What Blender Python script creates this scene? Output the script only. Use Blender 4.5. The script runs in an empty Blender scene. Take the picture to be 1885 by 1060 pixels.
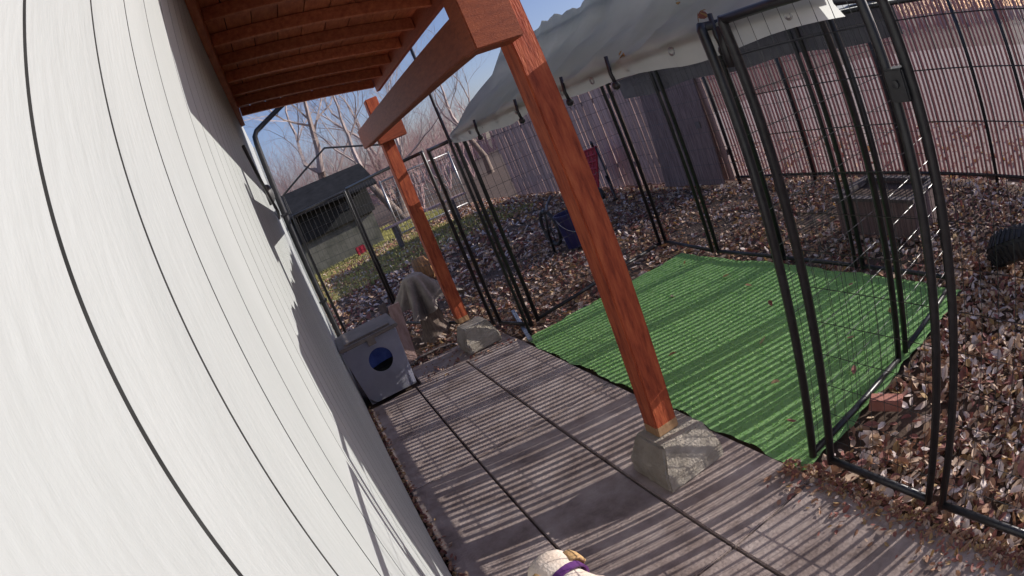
import bpy, bmesh, math, random
import numpy as np
from mathutils import Vector, Matrix

random.seed(7)
rng = np.random.default_rng(7)
sc = bpy.context.scene
col = sc.collection

# ------------------------------------------------------------------ camera
CAM_H = 1.85
cd = bpy.data.cameras.new('camera')
cam = bpy.data.objects.new('camera', cd)
col.objects.link(cam)
R = [[-0.35949189055573183, -0.8560320636011199, -0.37144944031654314],
     [-0.10574129193122161, 0.4328665041838249, -0.8952348120668625],
     [0.9271377242920176, -0.2825521113750217, -0.2461299342870258]]
right, down, fwd = Vector(R[0]), Vector(R[1]), Vector(R[2])
m = Matrix.Identity(4)
for i in range(3):
    m[i][0], m[i][1], m[i][2] = right[i], -down[i], -fwd[i]
m.translation = (0, 0, CAM_H)
cam.matrix_world = m
cd.type = 'PANO'
cd.sensor_width = 36.0
cd.sensor_fit = 'HORIZONTAL'
pc = cd.cycles if hasattr(cd, 'cycles') and hasattr(cd.cycles, 'panorama_type') else cd
pc.panorama_type = 'FISHEYE_LENS_POLYNOMIAL'
pc.fisheye_fov = math.radians(170)
pc.fisheye_polynomial_k0 = 0.0
pc.fisheye_polynomial_k1 = -0.045702977193634746
pc.fisheye_polynomial_k2 = -0.0004767973215910558
pc.fisheye_polynomial_k3 = 4.151074128674817e-05
pc.fisheye_polynomial_k4 = -2.021717496397148e-06
cd.clip_start = 0.02
cd.clip_end = 2000
sc.camera = cam

# ------------------------------------------------------------------ world and sun
EL = math.radians(20.0)
LX, LY = 0.216, 0.976
w = bpy.data.worlds.new('World')
sc.world = w
w.use_nodes = True
nt = w.node_tree
bg = nt.nodes['Background']
sky = nt.nodes.new('ShaderNodeTexSky')
sky.sky_type = 'NISHITA'
sky.sun_disc = False
sky.sun_elevation = EL
sky.sun_rotation = math.atan2(-LX, -LY)
sky.air_density = 1.0
sky.dust_density = 1.2
sky.ozone_density = 2.5
tint = nt.nodes.new('ShaderNodeMix')
tint.data_type = 'RGBA'
tint.blend_type = 'MULTIPLY'
tint.inputs[0].default_value = 1.0
tint.inputs[7].default_value = (1.06, .95, 1.13, 1)
nt.links.new(sky.outputs[0], tint.inputs[6])
nt.links.new(tint.outputs[2], bg.inputs['Color'])
bg.inputs['Strength'].default_value = 0.125
sl = bpy.data.lights.new('sun', 'SUN')
so = bpy.data.objects.new('sun', sl)
col.objects.link(so)
d = Vector((LX * math.cos(EL), LY * math.cos(EL), -math.sin(EL)))
so.rotation_euler = d.to_track_quat('-Z', 'Y').to_euler()
sl.energy = 5.0
sl.angle = math.radians(0.1)
sl.color = (1.0, 0.945, 0.87)
sc.view_settings.view_transform = 'Standard'
sc.view_settings.look = 'None'
sc.view_settings.exposure = 0.08
sc.view_settings.gamma = 1.0
sc.view_settings.use_curve_mapping = False
sc.cycles.max_bounces = 8
sc.cycles.diffuse_bounces = 3
sc.cycles.transparent_max_bounces = 16
sc.cycles.use_denoising = True


# ------------------------------------------------------------------ materials
def lin(c):
    return tuple(c) + (1.0,)


def mat(name, c1, c2=None, scale=6.0, stretch=(1, 1, 1), rough=0.7, bump=0.0, bump_scale=None, metallic=0.0,
        c3=None, rand=0.0, spec=0.3, transl=None, detail=6.0, contrast=0.5, edges=(0.3, 0.7)):
    mt = bpy.data.materials.new(name)
    mt.use_nodes = True
    t = mt.node_tree
    b = t.nodes['Principled BSDF']
    b.inputs['Roughness'].default_value = rough
    b.inputs['Metallic'].default_value = metallic
    b.inputs['Specular IOR Level'].default_value = spec
    geo = t.nodes.new('ShaderNodeNewGeometry')
    mp = t.nodes.new('ShaderNodeMapping')
    mp.inputs['Scale'].default_value = stretch
    t.links.new(geo.outputs['Position'], mp.inputs['Vector'])
    nz = t.nodes.new('ShaderNodeTexNoise')
    nz.inputs['Scale'].default_value = scale
    nz.inputs['Detail'].default_value = detail
    nz.inputs['Roughness'].default_value = 0.65
    t.links.new(mp.outputs[0], nz.inputs['Vector'])
    rp = t.nodes.new('ShaderNodeValToRGB')
    rp.color_ramp.elements[0].position = edges[0]
    rp.color_ramp.elements[1].position = edges[1]
    rp.color_ramp.elements[0].color = lin(c1)
    rp.color_ramp.elements[1].color = lin(c2 or c1)
    if c3:
        e = rp.color_ramp.elements.new((edges[0] + edges[1]) / 2)
        e.color = lin(c3)
    t.links.new(nz.outputs['Fac'], rp.inputs['Fac'])
    out = rp.outputs['Color']
    if rand:
        oi = t.nodes.new('ShaderNodeObjectInfo')
        mr = t.nodes.new('ShaderNodeMapRange')
        mr.inputs['To Min'].default_value = 1 - rand
        mr.inputs['To Max'].default_value = 1 + rand
        t.links.new(oi.outputs['Random'], mr.inputs['Value'])
        hs = t.nodes.new('ShaderNodeHueSaturation')
        t.links.new(mr.outputs[0], hs.inputs['Value'])
        t.links.new(out, hs.inputs['Color'])
        out = hs.outputs['Color']
    t.links.new(out, b.inputs['Base Color'])
    if bump:
        n2 = t.nodes.new('ShaderNodeTexNoise')
        n2.inputs['Scale'].default_value = bump_scale or scale * 4
        n2.inputs['Detail'].default_value = 8
        t.links.new(mp.outputs[0], n2.inputs['Vector'])
        bp = t.nodes.new('ShaderNodeBump')
        bp.inputs['Strength'].default_value = bump
        bp.inputs['Distance'].default_value = 0.01
        t.links.new(n2.outputs['Fac'], bp.inputs['Height'])
        t.links.new(bp.outputs[0], b.inputs['Normal'])
    if transl:
        tr = t.nodes.new('ShaderNodeBsdfTranslucent')
        tr.inputs['Color'].default_value = lin(transl[0])
        mx = t.nodes.new('ShaderNodeMixShader')
        mx.inputs[0].default_value = transl[1]
        o = t.nodes['Material Output']
        t.links.new(b.outputs[0], mx.inputs[1])
        t.links.new(tr.outputs[0], mx.inputs[2])
        t.links.new(mx.outputs[0], o.inputs['Surface'])
    return mt


M = {}
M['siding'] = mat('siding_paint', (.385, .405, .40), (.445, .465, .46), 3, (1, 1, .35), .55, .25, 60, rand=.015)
M['groove'] = mat('painted_groove_shade', (.09, .09, .085), (.16, .16, .15), 20)  # groove shade put into the colour of the plank edges
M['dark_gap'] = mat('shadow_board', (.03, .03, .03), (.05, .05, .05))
M['foundation'] = mat('foundation_concrete', (.13, .14, .14), (.25, .26, .25), 8, rough=.9, bump=.4)
M['redwood'] = mat('red_stain', (.20, .045, .020), (.34, .088, .036), 5, (3, 3, 14), .55, .25, 30, c3=(.27, .065, .028))
M['redwood_h'] = mat('red_stain_planks', (.27, .068, .032), (.50, .155, .07), 4, (2, 8, 8), .6, .25, 24, rand=.16)
M['redpost'] = mat('red_stain_post', (.20, .034, .018), (.56, .145, .058), 5, (7, 7, 1.2), .6, .35, 22, c3=(.43, .09, .038))
M['postfoot'] = mat('bare_weathered_wood', (.36, .20, .10), (.50, .32, .18), 9, (5, 5, 1), .75, .3)
M['concrete'] = mat('patio_concrete', (.13, .09, .075), (.50, .415, .38), 3.8, (1, 1, 1), .92, .45, 60, c3=(.33, .26, .235), rand=.06, detail=10, edges=(.25, .72))
M['block'] = mat('pier_concrete', (.30, .26, .21), (.48, .43, .37), 7, rough=.95, bump=.7, bump_scale=90)
M['soil'] = mat('soil', (.06, .04, .03), (.15, .10, .075), 5, rough=1, bump=.6, bump_scale=30)
M['turf'] = mat('turf_backing', (.16, .31, .11), (.22, .39, .15), 12, rough=.9)
M['blade'] = mat('turf_blade', (.22, .43, .13), (.42, .62, .22), 2, rough=.5, transl=((.16, .5, .07), .25))
M['black'] = mat('black_powder_coat', (.012, .012, .014), (.03, .03, .034), 30, rough=.38, spec=.5)
M['wire'] = mat('dark_wire', (.025, .025, .028), (.06, .06, .065), 30, rough=.3, spec=.6, metallic=.4)
M['tarp'] = mat('grey_tarp', (.27, .285, .27), (.52, .53, .51), 2.6, (1, 1, 1), .5, 1.0, 6, transl=((.74, .76, .74), .56), spec=.4)
M['shade'] = mat('dark_shade_cloth', (.09, .09, .098), (.15, .15, .16), 12, rough=.7, transl=((.12, .12, .13), .25))
M['slat'] = mat('brown_fence_slat', (.27, .15, .14), (.46, .29, .27), 4, (4, 4, 1), .55, .1, rand=.22, transl=((.5, .26, .24), .3))
M['board'] = mat('weathered_board', (.34, .21, .18), (.58, .41, .36), 6, (5, 5, .5), .85, .4, rand=.16)
M['sheet'] = mat('grey_sheet', (.12, .078, .07), (.30, .215, .20), 5, (9, 9, .4), .85, .4)
M['board_dark'] = mat('dark_board', (.09, .075, .07), (.18, .15, .14), 6, (5, 5, .5), .85, .4, rand=.12)
M['galv'] = mat('galvanised_steel', (.24, .24, .25), (.42, .42, .43), 12, rough=.4, metallic=.7)
M['downspout'] = mat('black_downspout', (.02, .02, .022), (.045, .045, .05), 9, rough=.35, spec=.5)
M['downspout'].node_tree.nodes['Principled BSDF'].inputs['Specular IOR Level'].default_value = .15
M['tote'] = mat('cloudy_tote_plastic', (.48, .48, .56), (.76, .76, .82), 4, rough=.35, transl=((.75, .75, .84), .5), spec=.5)
_b = M['tote'].node_tree.nodes['Principled BSDF']
_b.inputs['Transmission Weight'].default_value = .35
_b.inputs['IOR'].default_value = 1.2
M['tote_lid'] = mat('taupe_lid_plastic', (.15, .125, .115), (.24, .205, .185), 5, rough=.55)
M['blue'] = mat('blue_fleece', (.05, .08, .28), (.10, .15, .42), 9, rough=.95)
M['bucket'] = mat('navy_bucket_plastic', (.012, .012, .07), (.03, .03, .12), 6, rough=.4, spec=.5)
M['inside'] = mat('dark_bedding', (.012, .016, .012), (.035, .035, .03), 14, rough=1)
M['rubber'] = mat('tyre_rubber', (.012, .012, .012), (.035, .035, .037), 14, rough=.6, spec=.5)
M['red'] = mat('faded_red_paint', (.38, .022, .04), (.50, .05, .075), 9, rough=.5)
M['fur'] = mat('cream_fur', (.70, .56, .45), (.86, .77, .68), 9, (1, 1, 1), .95, .5, 90)
M['fur_tan'] = mat('tan_fur', (.50, .30, .13), (.66, .44, .22), 14, rough=.95, bump=.5, bump_scale=90)
M['collar'] = mat('purple_collar', (.08, .02, .12), (.13, .04, .18), 20, rough=.6)
M['burlap'] = mat('burlap_cloth', (.17, .145, .13), (.31, .27, .245), 9, rough=.95, bump=.5, bump_scale=70)
M['bark'] = mat('bark', (.12, .09, .075), (.30, .235, .20), 9, (4, 4, 1), .95, .8, 30)
M['twig'] = mat('twig_bark', (.32, .26, .24), (.50, .42, .40), 4, rough=.9)
M['twig_pink'] = mat('reddish_twigs', (.34, .22, .21), (.52, .37, .36), 4, rough=.9)
M['shed_roof'] = mat('dark_shed_roof', (.015, .016, .018), (.03, .031, .035), 4, rough=.7)
M['shed_roof'].node_tree.nodes['Principled BSDF'].inputs['Specular IOR Level'].default_value = .05
M['shed_wall'] = mat('charcoal_wall', (.018, .019, .018), (.035, .036, .035), 4, rough=.8)
M['lower'] = mat('mossy_weathered_wall', (.08, .083, .065), (.19, .185, .155), 3, rough=.9)
M['glass'] = mat('dark_window_glass', (.02, .025, .03), rough=.1, spec=.8)
M['pale'] = mat('pale_painted_wall', (.55, .53, .50), (.68, .66, .63), 4, rough=.7)
M['grassblade'] = mat('dry_grass', (.34, .33, .12), (.52, .48, .20), .8, rough=.8, transl=((.35, .34, .1), .3))
M['brick'] = mat('red_brick', (.26, .10, .075), (.40, .18, .14), 14, rough=.9, bump=.5)
M['vent'] = mat('grey_vent_metal', (.08, .08, .085), (.14, .14, .145), 8, rough=.5)
M['orange'] = mat('orange_brown_wood', (.26, .13, .05), (.38, .20, .09), 8, rough=.8)
LEAF = [mat('leaf_brown', (.32, .17, .11), (.48, .28, .18), 9, rough=.75, transl=((.25, .13, .07), .22)),
        mat('leaf_tan', (.54, .37, .26), (.72, .54, .40), 9, rough=.75, transl=((.45, .3, .18), .22)),
        mat('leaf_maroon', (.22, .085, .07), (.36, .16, .13), 9, rough=.75, transl=((.2, .07, .06), .2)),
        mat('leaf_pale', (.62, .49, .44), (.82, .70, .64), 9, rough=.7, transl=((.5, .4, .35), .2)),
        mat('leaf_ochre', (.34, .22, .10), (.48, .32, .16), 9, rough=.75, transl=((.45, .25, .08), .25))]


# ------------------------------------------------------------------ mesh helpers
class MB:
    def __init__(self):
        self.v, self.f, self.mi = [], [], []

    def add(self, vs, fs, mi=0):
        o = len(self.v)
        self.v += [tuple(p) for p in vs]
        self.f += [tuple(i + o for i in f) for f in fs]
        self.mi += [mi] * len(fs)
        return self

    def hexa(self, b, t, mi=0):            # 4 bottom points and 4 top points, both ccw seen from above
        return self.add(list(b) + list(t), [(3, 2, 1, 0), (4, 5, 6, 7), (0, 1, 5, 4), (1, 2, 6, 5), (2, 3, 7, 6), (3, 0, 4, 7)], mi)

    def box(self, x0, x1, y0, y1, z0, z1, mi=0):
        return self.hexa([(x0, y0, z0), (x1, y0, z0), (x1, y1, z0), (x0, y1, z0)],
                         [(x0, y0, z1), (x1, y0, z1), (x1, y1, z1), (x0, y1, z1)], mi)

    def tube(self, pts, r, n=8, mi=0, cap=True):
        pts = [Vector(p) for p in pts]
        rs = r if isinstance(r, (list, tuple)) else [r] * len(pts)
        o = len(self.v)
        up = None
        for i, p in enumerate(pts):
            t = (pts[min(i + 1, len(pts) - 1)] - pts[max(i - 1, 0)]).normalized()
            if up is None:
                up = Vector((0, 0, 1)) if abs(t.z) < .9 else Vector((1, 0, 0))
            s = t.cross(up).normalized()
            up = s.cross(t).normalized()
            for k in range(n):
                a = 2 * math.pi * k / n
                self.v.append(tuple(p + (s * math.cos(a) + up * math.sin(a)) * rs[i]))
        for i in range(len(pts) - 1):
            for k in range(n):
                a, b = o + i * n + k, o + i * n + (k + 1) % n
                self.f.append((a, b, b + n, a + n))
                self.mi.append(mi)
        if cap:
            self.f.append(tuple(o + k for k in range(n))[::-1])
            e = o + (len(pts) - 1) * n
            self.f.append(tuple(e + k for k in range(n)))
            self.mi += [mi, mi]
        return self

    def lathe(self, prof, c, n=20, mi=0, axis='Z'):
        o = len(self.v)
        for (r, z) in prof:
            for k in range(n):
                a = 2 * math.pi * k / n
                if axis == 'Z':
                    self.v.append((c[0] + r * math.cos(a), c[1] + r * math.sin(a), c[2] + z))
                else:
                    self.v.append((c[0] + r * math.cos(a), c[1] + z, c[2] + r * math.sin(a)))
        for i in range(len(prof) - 1):
            for k in range(n):
                a, b = o + i * n + k, o + i * n + (k + 1) % n
                self.f.append((a, b, b + n, a + n))
                self.mi.append(mi)
        return self

    def build(self, name, mats, parent=None, smooth=False, bevel=0.0, seg=2):
        me = bpy.data.meshes.new(name)
        me.from_pydata(self.v, [], self.f)
        ms = mats if isinstance(mats, list) else [mats]
        for x in ms:
            me.materials.append(x)
        if len(ms) > 1:
            me.polygons.foreach_set('material_index', self.mi)
        if bevel:
            bm = bmesh.new()
            bm.from_mesh(me)
            bmesh.ops.remove_doubles(bm, verts=bm.verts, dist=1e-5)
            es = [e for e in bm.edges if len(e.link_faces) == 2 and e.calc_face_angle(0) > .5]
            bmesh.ops.bevel(bm, geom=es, offset=bevel, segments=seg, affect='EDGES', clamp_overlap=True)
            bmesh.ops.recalc_face_normals(bm, faces=bm.faces)
            bm.to_mesh(me)
            bm.free()
        else:
            bm = bmesh.new()
            bm.from_mesh(me)
            bmesh.ops.recalc_face_normals(bm, faces=bm.faces)
            bm.to_mesh(me)
            bm.free()
        if smooth:
            me.polygons.foreach_set('use_smooth', [True] * len(me.polygons))
        o = bpy.data.objects.new(name, me)
        col.objects.link(o)
        if parent is not None:
            link_to(o, parent)
        return o


def abs_loc(p):
    if p.parent is None:
        return Vector(p.location)
    return abs_loc(p.parent) + p.matrix_parent_inverse.translation + p.location


def link_to(o, parent):           # geometry is written in world coordinates; shift it back by the parent's place
    o.parent = parent
    o.matrix_parent_inverse = Matrix.Translation(-abs_loc(parent))


def tag(o, label=None, cat=None, group=None, kind=None):
    if label: o['label'] = label
    if cat: o['category'] = cat
    if group: o['group'] = group
    if kind: o['kind'] = kind
    return o


def thing(name, loc, label, cat, group=None):
    o = bpy.data.objects.new(name, None)
    o.empty_display_size = .1
    o.location = loc
    col.objects.link(o)
    return tag(o, label, cat, group)


def inst(src, name, loc, parent=None, rot=None, scale=None, label=None):
    o = bpy.data.objects.new(name, src.data)
    col.objects.link(o)
    if parent is not None:
        link_to(o, parent)
    o.location = loc
    if rot is not None: o.rotation_euler = rot
    if scale is not None: o.scale = scale
    return o


# ------------------------------------------------------------------ setting: ground
g = MB()
N = 40
xs = np.concatenate([[-250, -60], np.linspace(-12, 40, N), [90, 400]])
ys = np.concatenate([[-400, -80], np.linspace(-30, 16, N), [60, 300]])
vs, fs = [], []
for x in xs:
    for y in ys:
        z = -.05
        if not (-2 < x < 6.2 and -4 < y < 2):
            z += .02 * math.sin(x * 1.3) * math.cos(y * 1.7)
        vs.append((x, y, z))
ny = len(ys)
for i in range(len(xs) - 1):
    for j in range(ny - 1):
        fs.append((i * ny + j, (i + 1) * ny + j, (i + 1) * ny + j + 1, i * ny + j + 1))
tag(g.add(vs, fs).build('ground', M['soil'], smooth=True), kind='structure')

nl = MB().add([(-14, -26, -.012), (16, -26, -.012), (16, -6.15, -.012), (-14, -6.15, -.012)], [(0, 1, 2, 3)])
tag(nl.build('gravel_yard', mat('pale_gravel', (.20, .155, .135), (.40, .33, .29), 9, rough=1, bump=.6, bump_scale=40)), kind='structure')

# patio: concrete slabs with open joints
patio = thing('patio', (2.3, -.7, 0), 'striped grey concrete patio between the white wall and the turf', None)
patio['kind'] = 'structure'
rows = [(.10, -.385), (-.397, -.932), (-.944, -1.462)]
cuts = [-1.4, -.1, 1.55, 3.5, 5.35]
for (ya, yb) in rows:
    for a, b in zip(cuts[:-1], cuts[1:]):
        mb = MB().box(a + .006, b - .006, yb, ya, -.09, random.uniform(-.003, .002))
        mb.build('paving_slab', M['concrete'], patio, bevel=.006, seg=2)
MB().box(5.362, 5.95, -1.46, -.46, -.09, -.012).build('paving_slab', M['concrete'], patio, bevel=.008)


# ------------------------------------------------------------------ house wall
WY = .12
house = thing('house', (3.4, .3, 0), 'white house wall of grooved vertical siding', 'house')
gro = [-1.2, -.99, -.78, -.57, -.36, -.15, .065, .276, .479, .686, .90, 1.19]
while gro[-1] < 8.1:
    gro.append(gro[-1] + .205)
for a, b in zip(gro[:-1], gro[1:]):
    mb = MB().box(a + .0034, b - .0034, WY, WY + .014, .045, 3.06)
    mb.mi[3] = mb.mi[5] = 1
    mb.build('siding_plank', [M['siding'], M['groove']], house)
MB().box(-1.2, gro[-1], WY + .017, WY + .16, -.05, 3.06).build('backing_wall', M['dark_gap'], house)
MB().box(-1.2, gro[-1] + .05, WY + .0045, WY + .016, -.07, .040).build('foundation', M['foundation'], house)
xe = gro[-1]
MB().box(xe, xe + .09, WY - .02, WY + .10, .03, 3.06).build('corner_trim', M['siding'], house, bevel=.003)
mb = MB()
mb.lathe([(.0, -.07), (.05, -.066), (.075, -.05), (.09, -.02), (.092, 0)], (4.9, WY, 2.16), 20, axis='Y')
mb.build('vent_hood', M['vent'], house, smooth=True)
# junction conduit / cable on the wall
mb = MB().tube([(3.6, WY - .012, 2.42), (3.9, WY - .03, 2.2), (4.4, WY - .05, 1.98), (5.0, WY - .03, 1.94), (5.4, WY - .012, 2.02)], .011, 6)
mb.build('cable', M['black'], house, smooth=True)
# downspout
ds = thing('downspout', (xe + .06, .02, 0), 'black downspout running down the far corner of the white wall', 'downspout')
MB().tube([(xe + .05, -.62, 3.5), (xe + .05, -.5, 3.46), (xe + .05, .0, 3.26), (xe + .05, .045, 3.2), (xe + .05, .055, 3.1), (xe + .05, .055, .1), (xe + .05, .0, .02)], .04, 8).build('pipe', M['downspout'], ds, smooth=True)
for z in (.7, 2.0):
    MB().box(xe - .01, xe + .11, .0, .125, z, z + .03).build('strap', M['downspout'], ds)
MB().box(xe - .1, xe + .2, -.75, -.63, 3.43, 3.56).build('gutter_outlet', M['downspout'], ds)

# ------------------------------------------------------------------ porch cover
porch = thing('porch_cover', (3.2, -.6, 0), 'red stained wooden porch cover along the white wall', 'porch')
XR0, XR1, YE, ZE, ZW = .92, 5.52, -1.22, 2.80, 3.09


def zroof(y):
    return ZE + (ZW - ZE) * (y - YE) / (WY - YE)


# decking boards along the wall, on top of rafters that run out from it
nb = 9
for k in range(nb):
    y0 = YE + (WY - YE) * k / nb + .003
    y1 = YE + (WY - YE) * (k + 1) / nb - .003
    z0, z1 = zroof(y0), zroof(y1)
    dz = random.uniform(0, .003)
    MB().hexa([(XR0, y0, z0 + dz), (XR1, y0, z0 + dz), (XR1, y1, z1 + dz), (XR0, y1, z1 + dz)],
              [(XR0, y0, z0 + .03), (XR1, y0, z0 + .03), (XR1, y1, z1 + .03), (XR0, y1, z1 + .03)]).build('roof_board', M['redwood_h'], porch)
x = XR0 + .02
while x < XR1:
    dd = .085
    y0, y1 = YE + .03, WY - .044
    MB().hexa([(x, y0, zroof(y0) - dd), (x + .04, y0, zroof(y0) - dd), (x + .04, y1, zroof(y1) - dd), (x, y1, zroof(y1) - dd)],
              [(x, y0, zroof(y0) - .002), (x + .04, y0, zroof(y0) - .002), (x + .04, y1, zroof(y1) - .002), (x, y1, zroof(y1) - .002)]).build('rafter', M['redwood_h'], porch, bevel=.003, seg=1)
    x += .4555
MB().box(XR0, XR1, YE - .012, YE + .026, ZE - .13, ZE + .034).build('fascia', M['redwood'], porch, bevel=.003, seg=1)
MB().box(XR0 + .004, XR1 - .004, WY - .042, WY - .003, 2.90, 3.16).build('ledger_board', M['redwood_h'], porch)
# sheet roofing above the boards
MB().hexa([(XR0 - .02, YE - .03, zroof(YE) + .036), (XR1 + .02, YE - .03, zroof(YE) + .036), (XR1 + .02, WY, zroof(WY) + .036), (XR0 - .02, WY, zroof(WY) + .036)],
          [(XR0 - .02, YE - .03, zroof(YE) + .05), (XR1 + .02, YE - .03, zroof(YE) + .05), (XR1 + .02, WY, zroof(WY) + .05), (XR0 - .02, WY, zroof(WY) + .05)]).build('roof_sheet', M['shed_roof'], porch)
# posts, beam, cross pieces
PX = [(2.31, -1.15), (5.79, -1.16)]
hw = .0615
for i, (px, py) in enumerate(PX):
    p = MB()
    p.box(px - hw, px + hw, py - hw, py + hw, .238, ZE - .13)
    po = p.build('post', M['redpost'], porch, bevel=.007, seg=2)
    c = MB().box(px - hw - .002, px + hw + .002, py - hw - .002, py + hw + .002, .236, .30).build('bare_foot', M['postfoot'], po, bevel=.007)
    ya, yb = ((-1.085, -.872), (-1.345, -1.058))[i]
    xa, xb = ((2.10, 2.246), (5.64, 5.726))[i]
    MB().box(xa, xb, ya, yb, 2.185, 2.455).build('cross_piece', M['redwood'], porch, bevel=.005)
MB().box(2.252, 6.05, -1.055, -.965, 2.232, 2.432).build('beam', M['redwood'], porch, bevel=.005)


def pier(cx, cy, label):
    mb = MB()
    b, t = .18, .125
    mb.hexa([(cx - b, cy - b, 0), (cx + b, cy - b, 0), (cx + b, cy + b, 0), (cx - b, cy + b, 0)],
            [(cx - b + .003, cy - b + .003, .09), (cx + b - .003, cy - b + .003, .09), (cx + b - .003, cy + b - .003, .09), (cx - b + .003, cy + b - .003, .09)])
    mb.hexa([(cx - b + .003, cy - b + .003, .09), (cx + b - .003, cy - b + .003, .09), (cx + b - .003, cy + b - .003, .09), (cx - b + .003, cy + b - .003, .09)],
            [(cx - t, cy - t, .236), (cx + t, cy - t, .236), (cx + t, cy + t, .236), (cx - t, cy + t, .236)])
    o = mb.build('pier_block', M['block'], bevel=.010, seg=2)
    bm = bmesh.new()
    bm.from_mesh(o.data)
    bmesh.ops.triangulate(bm, faces=[f for f in bm.faces if len(f.verts) > 4])
    bmesh.ops.subdivide_edges(bm, edges=[e for e in bm.edges if e.calc_length() > .05], cuts=9, use_grid_fill=True)
    for v in bm.verts:
        v.co += Vector((random.gauss(0, .0016), random.gauss(0, .0016), random.gauss(0, .0016)))
    bm.to_mesh(o.data)
    bm.free()
    return tag(o, label, 'pier block')


pier(2.285, -1.17, 'rough grey concrete pier block under the near red post beside the turf')
pier(5.60, -1.19, 'smaller looking concrete pier block under the far red post by the plastic tote')

# ------------------------------------------------------------------ artificial turf
TX0, TX1, TY0, TY1 = 1.62, 5.10, -3.42, -1.475
turf = thing('artificial_turf', (3.4, -2.4, 0), 'bright green artificial turf mat beside the concrete patio', 'turf mat')
nx, ny = 60, 36
vs, fs = [], []


def tz(x, y):
    return .004 + .008 * math.sin(x * 2.1 + 1) * math.sin(y * 3.1) + .005 * math.sin(x * 5 + y * 3)


def edge_j(x):
    return .014 * math.sin(x * 4.1) + .008 * math.sin(x * 11)


for i in range(nx + 1):
    for j in range(ny + 1):
        u, v = i / nx, j / ny
        x = TX0 + (TX1 - TX0) * u + (edge_j(v * 7) if i in (0, nx) else 0)
        y = TY0 + (TY1 - TY0) * v + (edge_j(u * 9) if j in (0, ny) else 0)
        vs.append((x, y, tz(x, y)))
for i in range(nx):
    for j in range(ny):
        a = i * (ny + 1) + j
        fs.append((a, a + ny + 1, a + ny + 2, a + 1))
MB().add(vs, fs).build('turf_backing', M['turf'], turf, smooth=True)


def tri_cloud(name, P, mats, mi, parent=None):
    n, k = P.shape[0], P.shape[1]
    me = bpy.data.meshes.new(name)
    me.from_pydata(P.reshape(-1, 3).tolist(), [], np.arange(n * k).reshape(n, k).tolist())
    for x in mats: me.materials.append(x)
    if len(mats) > 1: me.polygons.foreach_set('material_index', mi)
    o = bpy.data.objects.new(name, me)
    col.objects.link(o)
    if parent is not None: link_to(o, parent)
    return o


n = 36000
bx = rng.uniform(TX0 + .01, TX1 - .01, n)
by = rng.uniform(TY0 + .01, TY1 - .005, n)
bz = np.array([tz(a, b) for a, b in zip(bx, by)])
ang = rng.uniform(0, 2 * np.pi, n)
hh = rng.uniform(.005, .011, n)
lean = rng.uniform(.2, 1.1, n)[:, None] * hh[:, None] * np.stack([np.cos(ang + 1.3), np.sin(ang + 1.3)], 1)
wv = .0032 * np.stack([np.cos(ang), np.sin(ang)], 1)
P = np.zeros((n, 3, 3))
P[:, 0, 0], P[:, 0, 1], P[:, 0, 2] = bx - wv[:, 0], by - wv[:, 1], bz
P[:, 1, 0], P[:, 1, 1], P[:, 1, 2] = bx + wv[:, 0], by + wv[:, 1], bz
P[:, 2, 0], P[:, 2, 1], P[:, 2, 2] = bx + lean[:, 0], by + lean[:, 1], bz + hh
tag(tri_cloud('turf_pile', P, [M['blade']], None, turf), kind='stuff')

# ------------------------------------------------------------------ leaf litter
LEAF_V = np.array([(-1, 0, 0), (0, 0, .0), (1, 0, .12), (-.45, .55, .16), (.35, .5, .2), (-.45, -.55, .16), (.35, -.5, .2)])
LEAF_F = [(0, 5, 1), (5, 6, 1), (6, 2, 1), (0, 1, 3), (3, 1, 4), (4, 1, 2)]


def leaf_mesh(name, pos, size, pitch=.5, weights=(.3, .25, .18, .12, .15)):
    n = len(pos)
    yaw = rng.uniform(0, 2 * np.pi, n)
    ax = rng.normal(0, pitch, n)
    ay = rng.normal(0, pitch, n)
    L = np.repeat(LEAF_V[None], n, 0).copy()
    L[:, :, 2] *= rng.uniform(-1.6, 2.4, n)[:, None]
    L[:, :, 1] *= rng.uniform(.65, 1.15, n)[:, None]
    L *= size[:, None, None]
    cx, sx = np.cos(ax)[:, None], np.sin(ax)[:, None]
    y, z = L[:, :, 1] * cx - L[:, :, 2] * sx, L[:, :, 1] * sx + L[:, :, 2] * cx
    L[:, :, 1], L[:, :, 2] = y, z
    cy, sy = np.cos(ay)[:, None], np.sin(ay)[:, None]
    x, z = L[:, :, 0] * cy + L[:, :, 2] * sy, -L[:, :, 0] * sy + L[:, :, 2] * cy
    L[:, :, 0], L[:, :, 2] = x, z
    c, s = np.cos(yaw)[:, None], np.sin(yaw)[:, None]
    x, y = L[:, :, 0] * c - L[:, :, 1] * s, L[:, :, 0] * s + L[:, :, 1] * c
    L[:, :, 0], L[:, :, 1] = x, y
    L += pos[:, None, :]
    F = (np.array(LEAF_F)[None] + (np.arange(n) * 7)[:, None, None]).reshape(-1, 3)
    me = bpy.data.meshes.new(name)
    me.from_pydata(L.reshape(-1, 3).tolist(), [], F.tolist())
    for x in LEAF: me.materials.append(x)
    me.polygons.foreach_set('material_index', np.repeat(rng.choice(5, n, p=weights), 6))
    o = bpy.data.objects.new(name, me)
    col.objects.link(o)
    return o


def keep(p):
    x, y = p[:, 0], p[:, 1]
    on_patio = (x > -1.5) & (x < 5.9) & (y > -1.50) & (y < .2)
    on_turf = (x > TX0 - .02) & (x < TX1 + .02) & (y > TY0 - .02) & (y < TY1 + .1)
    in_house = (x < 8.5) & (y > .12)
    return ~(on_patio | on_turf | in_house)


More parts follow.
